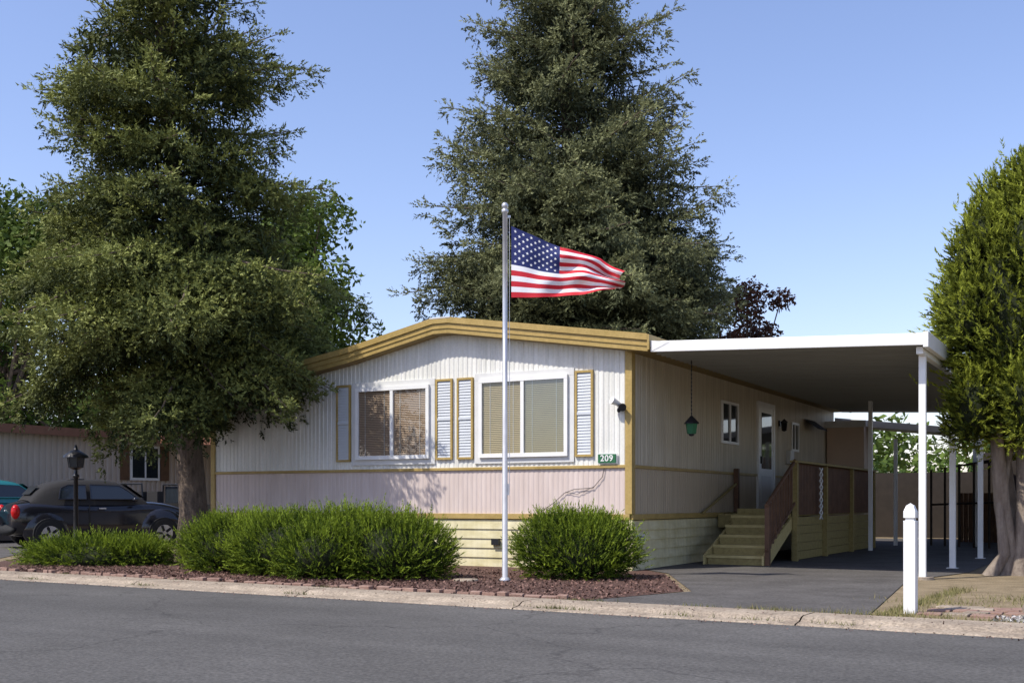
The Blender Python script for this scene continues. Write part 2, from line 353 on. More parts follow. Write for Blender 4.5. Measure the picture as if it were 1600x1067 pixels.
# ------------------------------------------------------------ dense shrubs
def dense(name,base,ells,n,tl,K,nl,nw,key,seed,out=1.0,up=.5,corek='dark',lump=.12,parent=None,core=.80,low=-.35,shag=.16,cz=0):
    r=np.random.default_rng(seed); e=parent or empty(name,Matrix.Translation(base)); TP=[];TD=[];TT=[]
    mb=MB()
    tot=sum(ra[0]*ra[2] for c,ra in ells)
    for c,ra in ells:
        k=int(n*ra[0]*ra[2]/tot); d=nrm(r.normal(size=(k,3))); d[:,2]=np.where(d[:,2]<low,-d[:,2],d[:,2])
        rar=np.array(ra)
        lp=1+lump*np.sin(d[:,0]*9+c[0]*5)*np.sin(d[:,1]*8+1)*np.cos(d[:,2]*10+c[0])+lump*.5*np.sin(d[:,0]*23)*np.sin(d[:,2]*19+c[1])
        u=r.random(k); sh=(.80+.20*u+shag*(u>.9)*r.random(k))*lp
        P=np.array(c)+d*rar*sh[:,None]
        D=nrm(d*out+np.array([0,0,up])+r.normal(size=(k,3))*.35)
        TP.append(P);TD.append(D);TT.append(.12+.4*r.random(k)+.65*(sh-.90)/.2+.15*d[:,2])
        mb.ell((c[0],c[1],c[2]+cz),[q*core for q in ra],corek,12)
    TP=np.concatenate(TP);TD=np.concatenate(TD);TT=np.concatenate(TT)
    ok=TP[:,2]>.02; TP,TD,TT=TP[ok],TD[ok],TT[ok]
    V,t=needles(TP,TD,tl*(.5+1.0*r.random(len(TP))**1.5),K,nl,nw,TT,fwd=1.2,rs=seed)
    mb.obj('dark_core',e); tris_obj('foliage',V,t,key,e); return e
M['juniper']=leafmat('juniper_green',(.025,.055,.008),(.25,.33,.03),.3)
M['arbor']=leafmat('arborvitae_green',(.035,.052,.010),(.32,.36,.045),.3)
M['shade']=mat('core_shade',(.020,.026,.010),.95)  # solid ellipsoid cores: the shade inside the foliage is put into this dark colour
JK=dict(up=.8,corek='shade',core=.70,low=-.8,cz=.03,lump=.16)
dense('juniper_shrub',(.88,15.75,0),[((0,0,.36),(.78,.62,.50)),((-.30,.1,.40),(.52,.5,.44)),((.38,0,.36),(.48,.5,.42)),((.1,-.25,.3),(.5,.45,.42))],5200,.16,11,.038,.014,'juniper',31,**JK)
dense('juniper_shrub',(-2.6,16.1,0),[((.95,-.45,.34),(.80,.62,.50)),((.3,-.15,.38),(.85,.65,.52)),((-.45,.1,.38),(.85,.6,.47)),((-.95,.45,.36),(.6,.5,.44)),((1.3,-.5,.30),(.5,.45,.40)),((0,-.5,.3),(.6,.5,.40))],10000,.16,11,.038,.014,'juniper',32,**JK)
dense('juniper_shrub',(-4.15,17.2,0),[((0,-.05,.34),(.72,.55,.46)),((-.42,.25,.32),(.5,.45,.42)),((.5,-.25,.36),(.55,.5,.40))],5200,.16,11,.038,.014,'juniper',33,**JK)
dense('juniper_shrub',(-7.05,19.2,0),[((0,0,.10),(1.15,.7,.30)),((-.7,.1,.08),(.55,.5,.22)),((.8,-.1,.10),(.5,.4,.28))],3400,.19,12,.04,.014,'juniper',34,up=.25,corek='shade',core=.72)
ar=empty('arborvitae_tree',Matrix.Translation((7.42,16.5,0)))
rq=random.Random(77); els=[((0,0,3.75),(1.05,1.0,1.75)),((.1,0,2.75),(.92,.92,.95)),((.2,0,4.9),(.75,.75,1.0))]
for i in range(34):
    a=rq.random()*2*math.pi; z=rq.uniform(2.1,5.4); rr_=float(np.interp(z,[2.2,3,4,5,5.6],[.85,.95,.90,.64,.25])); 
    els.append(((rr_*math.cos(a)+.08,rr_*math.sin(a),z),(rq.uniform(.24,.38),rq.uniform(.24,.38),rq.uniform(.36,.66))))
els.append(((.0,0,5.65),(.22,.22,.42)))
dense('x',None,els,24000,.17,9,.062,.028,'arbor',41,up=.8,corek='shade',parent=ar,lump=.16,core=.74,low=-.97,shag=.3)
mb=MB()
for i,(dx,dy,tx,ty,r0) in enumerate([(-.15,0,-.5,-.1,.13),(.0,-.12,.05,0,.16),(.18,.05,.5,.1,.13),(.0,.15,-.1,.4,.1),(-.3,-.1,-.15,.1,.08)]):
    mb.tube([(dx*1.6-.05,dy,-.05),(dx,dy,.3),(dx+tx*.3,dy+ty*.3,1.0),(tx*.8,ty,1.9),(tx,ty,3.2)],[r0*1.35,r0,r0*.85,r0*.7,r0*.4],9,'barkgrey')
mb.obj('trunks',ar)

# ------------------------------------------------------------ small ground litter
def scatter(name,n,fn,size,key,seed,h=.01,flat=.35):
    r=np.random.default_rng(seed); P=np.array([fn(random.Random(seed*100003+i)) for i in range(n)])
    nn=nrm(r.normal(size=(n,3))*flat+np.array([0,0,1])); a=nrm(np.cross(nn,r.normal(size=(n,3)))); b=np.cross(nn,a)
    s=size*(.4+r.random((n,1)))
    P[:,2]+=h*(.5+r.random(n))
    tris_obj(name,np.stack([P-a*s,P-b*s*.5,P+a*s*.8,P+b*s*.6],1),r.random(n),key,per=4)
def mc(q):
    n=.66+q.random()**1.5*4.2; smax=.5+.2*(n-.6) if n<2.4 else .9-(n-2.4)*.53
    return tuple(SP(smax+.06*q.gauss(0,1)-q.random()*(smax+10.4),n,.008))
scatter('mulch_chips',14000,mc,.022,'chip',3,h=.012,flat=.6)
def gr(q):
    s=q.uniform(4.55,9); return tuple(SP(s,q.uniform(.6,1.15),.006))
scatter('gravel',2600,gr,.022,'gravel',4,h=.012,flat=.8)
def deb(q):
    k=q.random()
    if k<.6: return tuple(SP(q.uniform(-10,8),-abs(q.gauss(0,.10)),-.056))
    return tuple(SP(q.uniform(-10,8),q.uniform(.1,.62),.012))
scatter('road_debris',1800,deb,.011,'chip',14,h=.006,flat=.4)
def blades(name,n,fn,hh,seed,t0=0,t1=1):
    r=np.random.default_rng(seed); P=np.array([fn(random.Random(seed*7919+i)) for i in range(n)])
    d=nrm(np.concatenate([r.normal(size=(n,2))*.45,np.ones((n,1))],1)); w=nrm(np.cross(d,r.normal(size=(n,3))))*.004
    tip=P+d*(hh*(.4+.9*r.random((n,1)))); tris_obj(name,np.stack([P-w,P+w,tip],1),t0+(t1-t0)*r.random(n),'grass_c')
def gb(q):
    k=q.random()
    if k<.34: s=3.55+abs(q.gauss(0,.12)); n=q.uniform(.55,4.5); return tuple(SP(s,n,0))
    if k<.55: return tuple(SP(q.uniform(2.2,6),.57+abs(q.gauss(0,.05)),.0))
    cx,cy=q.choice([(5.6,3.4),(4.6,3.2),(5.6,3.8),(3.8,2.4),(6.4,2.9),(4.9,2.6),(3.8,.85)]); return tuple(SP(cx+q.gauss(0,.3),cy+q.gauss(0,.2),0))
blades('dry_grass',3600,gb,.065,6,.2,1)
def gb2(q):
    cx=q.choice([.5,.62,.4,1.9,-3.0,3.4,-5.7,-8,2.6]); k=q.random()<.5
    return tuple(SP(cx+q.gauss(0,.15),.03+q.gauss(0,.03) if k else .6+q.gauss(0,.04),-.03 if k else .005))
blades('grass_tufts',800,gb2,.05,7,0,.6)
mb=MB(); s=-10.5; rr=random.Random(3)
while s<.3:
    l=rr.uniform(.10,.2); T=Matrix.Translation((s,.66+rr.uniform(-.02,.03),.0))@Matrix.Rotation(rr.uniform(-.25,.25),4,'Z')@Matrix.Rotation(rr.uniform(-.15,.15),4,'X')
    if rr.random()<.8: mb.box(0,l,-.035,.035,-.02,rr.uniform(.03,.06),'brick',T)
    s+=l+rr.uniform(.01,.05)
mb.obj('brick_edging',mw=SM,bevel=.006)
mb=MB(); rr=random.Random(8)
for i in range(15):
    for j in range(5):
        T=Matrix.Translation((3.85+i*.235+(.12 if j%2 else 0),.98+j*.21+.02*math.sin(i*2),rr.uniform(-.006,.004)))@Matrix.Rotation(rr.uniform(-.12,.12),4,'Z')
        if rr.random()<.85: mb.box(0,.21,0,.185,-.02,.022,'conc' if rr.random()<.45 else 'brick',T)
mb.obj('paver_path',mw=SM,bevel=.008)
mb=MB(); a=SP(4.75,1.35,.07);b=SP(5.35,2.5,.08); mb.cyl(a,b,.055,.06,9,'barkgrey'); mb.obj('landscape_timber')
mb=MB(); mb.lathe([(0,.03),(.16,.03),(.17,.02),(.17,0)],(0,0,0),20,'conc'); mb.obj('utility_cover',mw=Matrix.Translation((-.62,15.2,.0)))

# ------------------------------------------------------------ mobile home
home=empty('mobile_home',L); W=8.57; LEN=13.2
XS=[-8.95,-5.2,-3.45,-3.15,.38]
def rz(x): return float(np.interp(x,XS,[3.12,3.72,4.09,4.09,3.56]))
mb=MB()
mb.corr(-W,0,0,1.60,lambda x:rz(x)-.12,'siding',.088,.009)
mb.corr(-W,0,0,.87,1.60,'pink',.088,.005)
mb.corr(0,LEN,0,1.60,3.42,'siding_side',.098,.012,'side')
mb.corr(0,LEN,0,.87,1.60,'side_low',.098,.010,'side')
mb.add([(-W,0,0),(-W,LEN,0),(-W,LEN,3.1),(-W,0,3.1)],[(0,1,2,3)],'siding'); mb.add([(-W,LEN,0),(0,LEN,0),(0,LEN,3.4),(-3,LEN,4.0),(-W,LEN,3.1)],[(0,1,2,3,4)],'siding')
mb.obj('walls',home)
mb=MB()
for i in range(5):
    z0=.0+i*.155; z1=z0+.155
    mb.add([(-W,-.035,z0),(.035,-.035,z0),(.035,-.012,z1),(-W,-.012,z1)],[(0,1,2,3)],'skirt')
    mb.add([(-W,-.012,z1),(.035,-.012,z1),(.035,-.035,z1),(-W,-.035,z1)],[(0,1,2,3)],'skirt')
    mb.add([(.035,-.035,z0),(.035,LEN,z0),(.012,LEN,z1),(.012,-.035,z1)],[(0,1,2,3)],'skirt')
    mb.add([(.012,-.035,z1),(.012,LEN,z1),(.035,LEN,z1),(.035,-.035,z1)],[(0,1,2,3)],'skirt')
mb.box(.0,.05,-.05,.0,0,.78,'skirt')
mb.obj('skirting',home)
mb=MB()
mb.box(-W,.0,-.045,-.002,.785,.872,'gold'); mb.box(.002,.045,.0,LEN,.785,.872,'gold')
mb.box(-W,-.05,-.035,-.001,1.585,1.632,'gold'); mb.box(.001,.035,.05,LEN,1.585,1.632,'gold')
mb.box(-.075,.04,-.042,.0,.874,3.40,'gold'); mb.box(.002,.043,.002,.085,.874,3.40,'gold')
mb.box(-W-.03,-W+.07,-.040,.02,.874,3.02,'gold')
mb.obj('trim',home,bevel=.004)
mb=MB()
prof=[(x,rz(x)) for x in XS]; OH=-.22
vs=[];fs=[]
for x,z in prof: vs+=[(x,OH,z),(x,LEN+.25,z),(x,OH,z-.07),(x,LEN+.25,z-.07)]
for i in range(4): a=i*4;b=a+4; fs+=[(a,b,b+1,a+1),(a+2,a+3,b+3,b+2)]
mb.add(vs,fs,'roofmetal')
def band(y0,y1,dz0,dz1,k):
    vs=[];fs=[]
    for x,z in prof: vs+=[(x,y0,z+dz0),(x,y0,z+dz1),(x,y1,z+dz1),(x,y1,z+dz0)]
    for i in range(4):
        a=i*4;b=a+4
        fs+=[(a,b,b+1,a+1),(a+1,b+1,b+2,a+2),(a+2,b+2,b+3,a+3),(a+3,b+3,b,a)]
    fs+=[(0,1,2,3),(16,19,18,17)]; mb.add(vs,fs,k)
band(OH-.055,OH-.002,-.075,.022,'gold'); band(OH-.03,OH+.0,-.24,-.079,'gold'); band(OH+.003,-.0,-.245,-.215,'golddark')
band(OH-.045,OH-.031,-.165,-.145,'gold')
mb.box(-3.5,-3.1,OH-.06,.6,4.093,4.115,'roofmetal')
mb.box(.38,.41,OH-.05,LEN+.2,3.34,3.57,'gold'); mb.box(.0,.379,OH+.01,LEN,3.35,3.37,'golddark')
mb.box(-8.98,-8.95,OH,LEN+.2,2.92,3.14,'gold')
mb.obj('roof',home)
def window(name,x0,x1,z0,z1,kl,kr,gl,gr):
    mb=MB(); o=.11
    mb.box(x0,x1,-.032,-.001,z1-o,z1,'offwhite');mb.box(x0,x1,-.032,-.001,z0,z0+o,'offwhite')
    mb.box(x0,x0+o,-.030,-.001,z0+o,z1-o,'offwhite');mb.box(x1-o,x1,-.030,-.001,z0+o,z1-o,'offwhite')
    a,b,c,d=x0+o,x1-o,z0+o,z1-o; f=.05
    mb.box(a-.01,b+.01,-.075,-.034,d-f,d+.015,'white');mb.box(a-.01,b+.01,-.075,-.034,c-.015,c+f,'white')
    mb.box(a-.01,a+f,-.073,-.034,c+f,d-f,'white');mb.box(b-f,b+.01,-.073,-.034,c+f,d-f,'white')
    m=(a+b)/2; mb.box(m-.03,m+.03,-.070,-.02,c+f,d-f,'white')
    mb.box(a,b,-.020,-.0155,c,d,'dark')
    for (p,q,k) in ((a+f,m-.03,kl),(m+.03,b-f,kr)):
        z=c+f
        while z<d-f:
            mb.add([(p,-.040,z),(q,-.040,z),(q,-.022,z+.026),(p,-.022,z+.026)],[(0,1,2,3)],k); z+=.030
        for t in (.2,.8): mb.box(p+(q-p)*t-.004,p+(q-p)*t+.004,-.043,-.041,c+f,d-f,'offwhite')
    mb.add([(a+f,-.052,c+f),(m-.03,-.052,c+f),(m-.03,-.052,d-f),(a+f,-.052,d-f)],[(0,1,2,3)],gl)
    mb.add([(m+.03,-.048,c+f),(b-f,-.048,c+f),(b-f,-.048,d-f),(m+.03,-.048,d-f)],[(0,1,2,3)],gr)
    mb.obj(name,home)
window('window_1',-5.28,-3.55,1.70,3.14,'blind','blind','glass','glass')
window('window_2',-2.77,-.95,1.69,3.17,'blindg','blindg','glass','glassr')
def shutter(name,x0,x1,z0=1.77,z1=3.12):
    mb=MB(); f=.035
    mb.box(x0,x1,-.045,-.001,z1-f,z1,'gold');mb.box(x0,x1,-.045,-.001,z0,z0+f,'gold');mb.box(x0,x0+f,-.044,-.001,z0+f,z1-f,'gold');mb.box(x1-f,x1,-.044,-.001,z0+f,z1-f,'gold')
    z=z0+f
    mb.box(x0+f,x1-f,-.018,-.0145,z0+f,z1-f,'blue_shutter')
    while z<z1-f-.02:
        mb.add([(x0+f,-.034,z),(x1-f,-.034,z),(x1-f,-.022,z+.045),(x0+f,-.022,z+.045)],[(0,1,2,3)],'blue_shutter')
        mb.add([(x0+f,-.022,z),(x1-f,-.022,z),(x1-f,-.034,z),(x0+f,-.034,z)],[(0,1,2,3)],'blue_shutter'); z+=.047
    mb.box((x0+f),(x1-f),-.041,-.036,(z0+z1)/2-.02,(z0+z1)/2+.02,'blue_shutter')
    mb.obj(name,home)
shutter('shutter_1',-5.62,-5.31);shutter('shutter_2',-3.53,-3.20);shutter('shutter_3',-3.11,-2.80);shutter('shutter_4',-.93,-.62)
mb=MB()
def sidewin(y0,y1,z0,z1):
    f=.05
    mb.box(.001,.05,y0,y1,z1-f,z1,'white');mb.box(.001,.05,y0,y1,z0,z0+f,'white');mb.box(.001,.049,y0,y0+f,z0+f,z1-f,'white');mb.box(.001,.049,y1-f,y1,z0+f,z1-f,'white')
    mb.box(.016,.020,y0+f,y1-f,z0+f,z1-f,'cglass'); mb.box(.0205,.045,(y0+y1)/2-.02,(y0+y1)/2+.02,z0+f,z1-f,'white')
sidewin(4.25,5.25,2.16,2.96); sidewin(9.1,9.7,2.2,2.85)
mb.box(.001,.06,6.5,7.7,3.02,3.12,'white');mb.box(.001,.06,6.5,6.6,.86,3.02,'white');mb.box(.001,.06,7.6,7.7,.86,3.02,'white')
mb.box(.016,.045,6.6,7.6,.87,3.02,'white'); mb.box(.046,.052,6.75,7.45,1.75,2.9,'cglass'); mb.box(.046,.052,6.75,7.45,1.05,1.6,'offwhite'); mb.box(.046,.09,6.66,6.70,1.85,2.0,'black')
mb.box(.016,.12,8.7,9.0,1.9,2.2,'offwhite')
mb.add([(.02,10.2,3.0),(.02,11.2,3.0),(.35,11.2,2.75),(.35,10.2,2.75)],[(0,1,2,3)],'wooddark')
mb.box(.036,.12,4.95,5.05,.875,1.70,'woodbrown'); mb.cyl((.08,3.05,.86),(.08,5.0,1.42),.022,.022,8,'woodolive')
mb.box(.036,.052,.12,.48,.42,.56,'offwhite')
mb.box(.052,.055,.15,.45,.45,.53,'steel')
mb.obj('side_door_and_windows',home)
mb=MB()
mb.box(.016,.05,8.1,8.18,2.7,2.82,'black'); mb.lathe([(.0,.16),(.09,.08),(.07,.07),(.055,-.1),(0,-.12)],(.13,8.14,2.7),8,'black'); mb.obj('porch_light',home)
mb=MB()
mb.cyl((-.16,-.012,2.55),(-.16,-.05,2.55),.05,.05,12,'white'); mb.cyl((-.16,-.05,2.56),(-.24,-.17,2.62),.035,.06,12,'white'); mb.cyl((-.16,-.05,2.54),(-.06,-.17,2.50),.035,.062,12,'black'); mb.ell((-.16,-.08,2.47),(.03,.04,.04),'black',10)
mb.obj('flood_light',home)
mb=MB()
mb.box(-.52,-.22,-.066,-.047,1.665,1.80,'green'); mb.box(-.535,-.205,-.047,-.036,1.65,1.815,'white')
mb.obj('number_plaque',home)
tx=bpy.data.curves.new('number_text','FONT'); tx.body='209'; tx.size=.135; tx.extrude=.003; tx.align_x='CENTER'; tx.align_y='CENTER'; tx.offset=.002; tx.space_character=1.1
to=bpy.data.objects.new('number_text',tx); scene.collection.objects.link(to); to.parent=home; to.location=(-.37,-.07,1.733); to.rotation_euler=(R(90),0,0); tx.materials.append(M['white'])
mb=MB()
pts=[(-.42,-.03,1.64),(-.46,-.03,1.45),(-.62,-.03,1.28),(-.95,-.03,1.26),(-1.12,-.03,1.20),(-1.3,-.03,1.05),(-1.55,-.03,.90),(-1.6,-.05,.6)]
mb.tube(pts,.005,5,'black'); mb.tube([(-1.10,-.03,1.22),(-.9,-.03,1.18),(-.6,-.03,1.30)],.004,5,'black')
mb.box(-2.42,-2.28,-.09,-.038,.36,.46,'black'); mb.obj('cable',home)

# ------------------------------------------------------------ carport
cp=empty('carport',L)
def cz(x): return 3.40-.04*(x-.4)
mb=MB(); vs=[];fs=[];y=-.15;ys=[]
while y<12.2: ys+=[(y,0),(y+.15,0),(y+.165,.085),(y+.185,.085),(y+.199,.0)]; y+=.2
for (y,o) in ys:
    for x in (.42,4.30): vs.append((x,y,cz(x)-.02-o))
for i in range(len(ys)-1): fs.append((2*i,2*i+1,2*i+3,2*i+2))
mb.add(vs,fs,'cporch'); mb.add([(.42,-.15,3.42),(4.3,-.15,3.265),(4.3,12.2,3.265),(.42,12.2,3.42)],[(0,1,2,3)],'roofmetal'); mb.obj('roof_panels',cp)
def sbeam(mb,x0,x1,y0,y1,dz0,dz1,k):
    vs=[(x0,y0,cz(x0)+dz0),(x1,y0,cz(x1)+dz0),(x1,y1,cz(x1)+dz0),(x0,y1,cz(x0)+dz0),(x0,y0,cz(x0)+dz1),(x1,y0,cz(x1)+dz1),(x1,y1,cz(x1)+dz1),(x0,y1,cz(x0)+dz1)]
    mb.add(vs,[(0,3,2,1),(4,5,6,7),(0,1,5,4),(1,2,6,5),(2,3,7,6),(3,0,4,7)],k)
mb=MB(); sbeam(mb,.42,4.31,-.22,-.155,-.09,.07,'white'); sbeam(mb,.42,4.31,12.2,12.25,-.13,.05,'white'); mb.box(4.312,4.38,-.24,12.25,3.12,3.33,'white')
mb.add([(.42,-.225,3.48),(.72,-.225,3.44),(.42,-.225,3.31)],[(0,1,2)],'white')
mb.box(4.20,4.29,-.1,12.1,3.05,3.15,'white')
mb.obj('beams',cp,bevel=.006)
mb=MB()
for y in (.15,3.0,6.6,11.9):
    mb.box(4.20,4.29,y-.045,y+.045,0,3.049,'white'); mb.box(4.16,4.33,y-.085,y+.085,.012,.022,'steel')
mb.box(1.68,1.76,9.2,9.28,0,3.26,'white')
mb.lathe([(.15,.04),(.15,.0)],(4.24,.15,0),12,'conc'); mb.add([(4.24+.15*math.cos(t*math.pi/6),.15+.15*math.sin(t*math.pi/6),.04) for t in range(12)],[tuple(range(12))],'conc')
mb.obj('posts',cp)
hl=empty('hanging_lantern',L@Matrix.Translation((.62,1.0,0)))
mb=MB(); mb.cyl((0,0,2.42),(0,0,3.34),.006,.006,6,'black'); mb.lathe([(0,.24),(.02,.22),(.12,.12),(.13,.10)],(0,0,2.2),6,'black',False); mb.lathe([(.10,.10),(.075,-.06),(0,-.06)],(0,0,2.2),6,'green',False); mb.ell((0,0,2.13),(.05,.05,.03),'black',8)
for i in range(14): mb.ell((0,0,2.46+i*.062),(.012,.006,.03),'black',6)
mb.obj('lantern',hl)

# ------------------------------------------------------------ porch deck and stairs
dk=empty('wooden_porch',L); mb=MB(); Y0=3.95;Y1=10.8;X1=1.42
for i in range(10):
    x0=.06+i*.136; mb.box(x0,x0+.128,Y0-.02,Y1,.81,.85,'woodolive')
mb.box(.06,X1,Y0,Y0+.04,.60,.809,'woodolive')
for i in range(5): mb.box(X1-.02,X1+.012-.003*(i%2),Y0+.05,Y1,.02+i*.155,.02+i*.155+.148,'woodolive')
mb.obj('deck',dk,bevel=.003)
mb=MB(); n=5
for i in range(n):
    z=.165*(i+1); y=2.3+i*.33
    mb.box(.42,X1-.03,y-.02,y+.30,z-.045,z,'woodtread'); mb.box(.44,X1-.05,y+.285,y+.299,z,z+.12,'woodolive')
mb.box(.44,X1-.05,2.30,2.315,.01,.12,'woodolive')
for x in (.38,X1-.028):
    mb.add([(x,2.22,.0),(x,2.55,.0),(x,3.97,.58),(x,3.97,.80),(x,2.22,.16),(x+.035,2.22,.0),(x+.035,2.55,.0),(x+.035,3.97,.58),(x+.035,3.97,.80),(x+.035,2.22,.16)],
      [(0,1,2,3,4),(5,9,8,7,6),(4,3,8,9),(0,4,9,5),(0,5,6,1),(1,6,7,2)],'woodtread')
mb.obj('stairs',dk)
mb=MB()
for y in (Y0+.05,6.2,8.5,Y1-.05): mb.box(X1+.014,X1+.10,y-.05,y+.05,.0,1.76,'woodolive')
mb.box(X1-.02,X1+.13,Y0-.05,Y1,1.761,1.80,'woodolive'); mb.box(X1+.0,X1+.012,Y0+.1,Y1,.92,1.02,'woodolive')
y=Y0+.14
while y<Y1-.1:
    mb.box(X1+.013,X1+.035,y,y+.085,.83,1.755,'woodbrown'); y+=.108
mb.box(X1+.012,X1+.09,2.25,2.33,0,1.0,'woodbrown')
def slat(y,z0,z1): mb.box(X1+.02,X1+.055,y,y+.05,z0,z1,'woodbrown')
for i in range(9):
    y=2.45+i*.165; zz=.98+(y-2.29)*.48; slat(y,zz-.82+.05,zz)
p=Vector((X1+.05,2.22,1.0));q=Vector((X1+.05,Y0+.05,1.80)); mb.cyl(p,q,.035,.035,6,'woodbrown'); mb.cyl(p+Vector((0,0,-.74)),q+Vector((0,0,-.74)),.025,.025,6,'woodbrown')
mb.obj('railing',dk)
mb=MB()
for i in range(8):
    z=1.70-i*.12
    for a,b in ((0,.2),(.2,0)): mb.cyl((X1+.12,5.5+a,z),(X1+.12,5.5+b,z-.12),.016,.016,5,'white')
mb.obj('white_trellis',mw=L)

sh=empty('rear_shed',L); mb=MB(); mb.box(.05,.95,12.3,13.4,0,3.02,'cream'); mb.box(.0,1.0,12.26,12.3,2.9,3.06,'offwhite')
mb.add([(.2,12.5,3.12),(5.0,12.5,2.55),(5.0,17,2.55),(.2,17,3.12)],[(0,1,2,3)],'cporch')
mb.add([(.2,12.48,3.16),(5.0,12.48,2.60),(5.0,12.48,2.44),(.2,12.48,3.0)],[(0,3,2,1)],'offwhite')
for x,y in ((1.6,12.55),(3.4,12.55),(4.8,16.9)): mb.box(x,x+.08,y,y+.08,0,2.6,'white')
mb.obj('awning_and_walls',sh)
ns=empty('neighbor_carport',L); mb=MB()
mb.box(3.0,14,18.2,24,0,2.45,'wooddark'); mb.box(-3.0,2.95,19.5,19.6,0,1.95,'wooddark')
mb.add([(2.4,13,1.85),(9,7.0,2.65),(12,12,2.8),(3.6,18,2.2)],[(0,1,2,3)],'wooddark')
for i in range(9):
    t=i/8; mb.cyl((2.4+t*2.9,13-t*2.6,0),(2.4+t*2.9,13-t*2.6,1.85+t*.34),.03,.03,6,'wooddark')
mb.cyl((2.4,13,1.0),(5.3,10.4,1.1),.025,.025,6,'wooddark')
mb.add([(4.75,6.5,2.55),(13,5.0,2.75),(13,17,2.85),(4.75,17,2.62)],[(0,1,2,3)],'wooddark')
mb.box(5.0,13,13.0,13.1,.0,2.6,'wooddark')
for i in range(12): mb.box(5.0+i*.36,5.06+i*.36,9.5,9.56,0,2.55,'wooddark' if i%4 else 'offwhite')
mb.box(5.0,9.5,9.57,9.60,1.0,1.1,'wooddark'); mb.box(5.0,9.5,9.57,9.60,.35,.42,'wooddark')
mb.box(5.5,6.3,11,11.7,0,.9,'woodbrown'); mb.cyl((6.9,11,0),(6.9,11,1.0),.3,.3,14,'steel'); mb.box(7.4,8.6,11,12,0,1.3,'nbwall')
mb.obj('walls_and_roof',ns)
mb=MB()
for i in range(9): mb.box(2.7+i*.12,2.81+i*.12,15.5,15.53,.02,1.3,'woodbrown')
mb.box(2.68,3.8,15.53,15.57,.3,.4,'woodolive');mb.box(2.68,3.8,15.53,15.57,1.0,1.1,'woodolive')
mb.obj('wooden_gate',mw=L)

# ------------------------------------------------------------ flagpole & flag
fp=empty('flagpole',Matrix.Translation((-.094,15.1,0)))
mb=MB(); mb.lathe([(0,.0),(.075,.0),(.075,.03),(.045,.06),(.038,.06),(.036,1.8),(.034,1.8),(.033,4.90),(.045,4.91),(.045,4.95),(.01,4.96)],(0,0,0),14,'steel'); mb.ell((0,0,5.0),(.045,.045,.045),'steel',14)
mb.cyl((.06,0,1.2),(.06,0,4.85),.004,.004,5,'white'); mb.box(.035,.075,-.01,.01,4.84,4.87,'steel'); mb.box(.03,.06,-.02,.02,1.15,1.3,'steel')
mb.obj('pole',fp)
def fpos(u,w):
    top=float(np.interp(u,[0,.2,.45,.62,.8,.93,1],[4.73,4.60,4.43,4.37,4.29,4.16,4.09])); bot=float(np.interp(u,[0,.25,.45,.7,.85,1],[3.78,3.775,3.79,3.81,3.83,3.86]))
    x=.085+1.49*u-.07*u*w*w-.05*math.sin(w*math.pi*2.5)*u**4
    z=top+(bot-top)*w+.015*math.sin(u*11+w*3)*u
    y=.12*u*math.sin(u*10-w*3.2)+.10*u*u*math.sin(w*14+u*4)+.04*u*math.sin(u*23+w*5)-.1*u
    return (x,y,z)
mb=MB(); NU=60; SB=3; NW=13*SB
vs=[fpos(i/NU,j/NW) for i in range(NU+1) for j in range(NW+1)]
fr=[];fw=[];fb=[]
for i in range(NU):
    for j in range(NW):
        f=(i*(NW+1)+j,i*(NW+1)+j+1,(i+1)*(NW+1)+j+1,(i+1)*(NW+1)+j); st=j//SB
        if i<NU*.43 and st<7: fb.append(f)
        elif st%2==0: fr.append(f)
        else: fw.append(f)
mb.add(vs,fr,'red',True)
for ff,k in ((fw,'fwhite'),(fb,'fblue')):
    i=mb.mi(k)
    for f in ff: mb.f.append(f);mb.m.append(i);mb.sm.append(True)
flag=mb.obj('flag',fp)
mb=MB()
for row in range(9):
    for c in range(6 if row%2==0 else 5):
        uu=.43*((c*2+(1 if row%2==0 else 2))/12); ww=(7/13)*((row+1)/10)
        for sy in (-.004,.004):
            ctr=fpos(uu,ww); vv=[(ctr[0],ctr[1]+sy,ctr[2])]
            for k in range(10):
                a=math.pi/2+k*math.pi/5; rr_=.021 if k%2==0 else .009
                q=fpos(uu+rr_*math.cos(a)/1.47,ww-rr_*math.sin(a)/.8); vv.append((q[0],q[1]+sy,q[2]))
            mb.add(vv,[(0,1+k,1+(k+1)%10) for k in range(10)],'fwhite')
mb.obj('flag_stars',fp)

mb=MB(); h=.055
mb.box(-h,h,-h,h,-.02,.88,'white'); mb.box(-.04,.04,-.04,.04,.88,.905,'white'); mb.box(-h,h,-h,h,.905,.965,'white')
mb.add([(-h,-h,.965),(h,-h,.965),(h,h,.965),(-h,h,.965),(-.035,-.035,1.02),(.035,-.035,1.02),(.035,.035,1.02),(-.035,.035,1.02),(0,0,1.045)],[(0,1,5,4),(1,2,6,5),(2,3,7,6),(3,0,4,7),(4,5,8),(5,6,8),(6,7,8),(7,4,8)],'white')
mb.obj('marker_post',mw=Matrix.Translation((3.78,10.75,0))@Matrix.Rotation(SA,4,'Z'),bevel=.004)

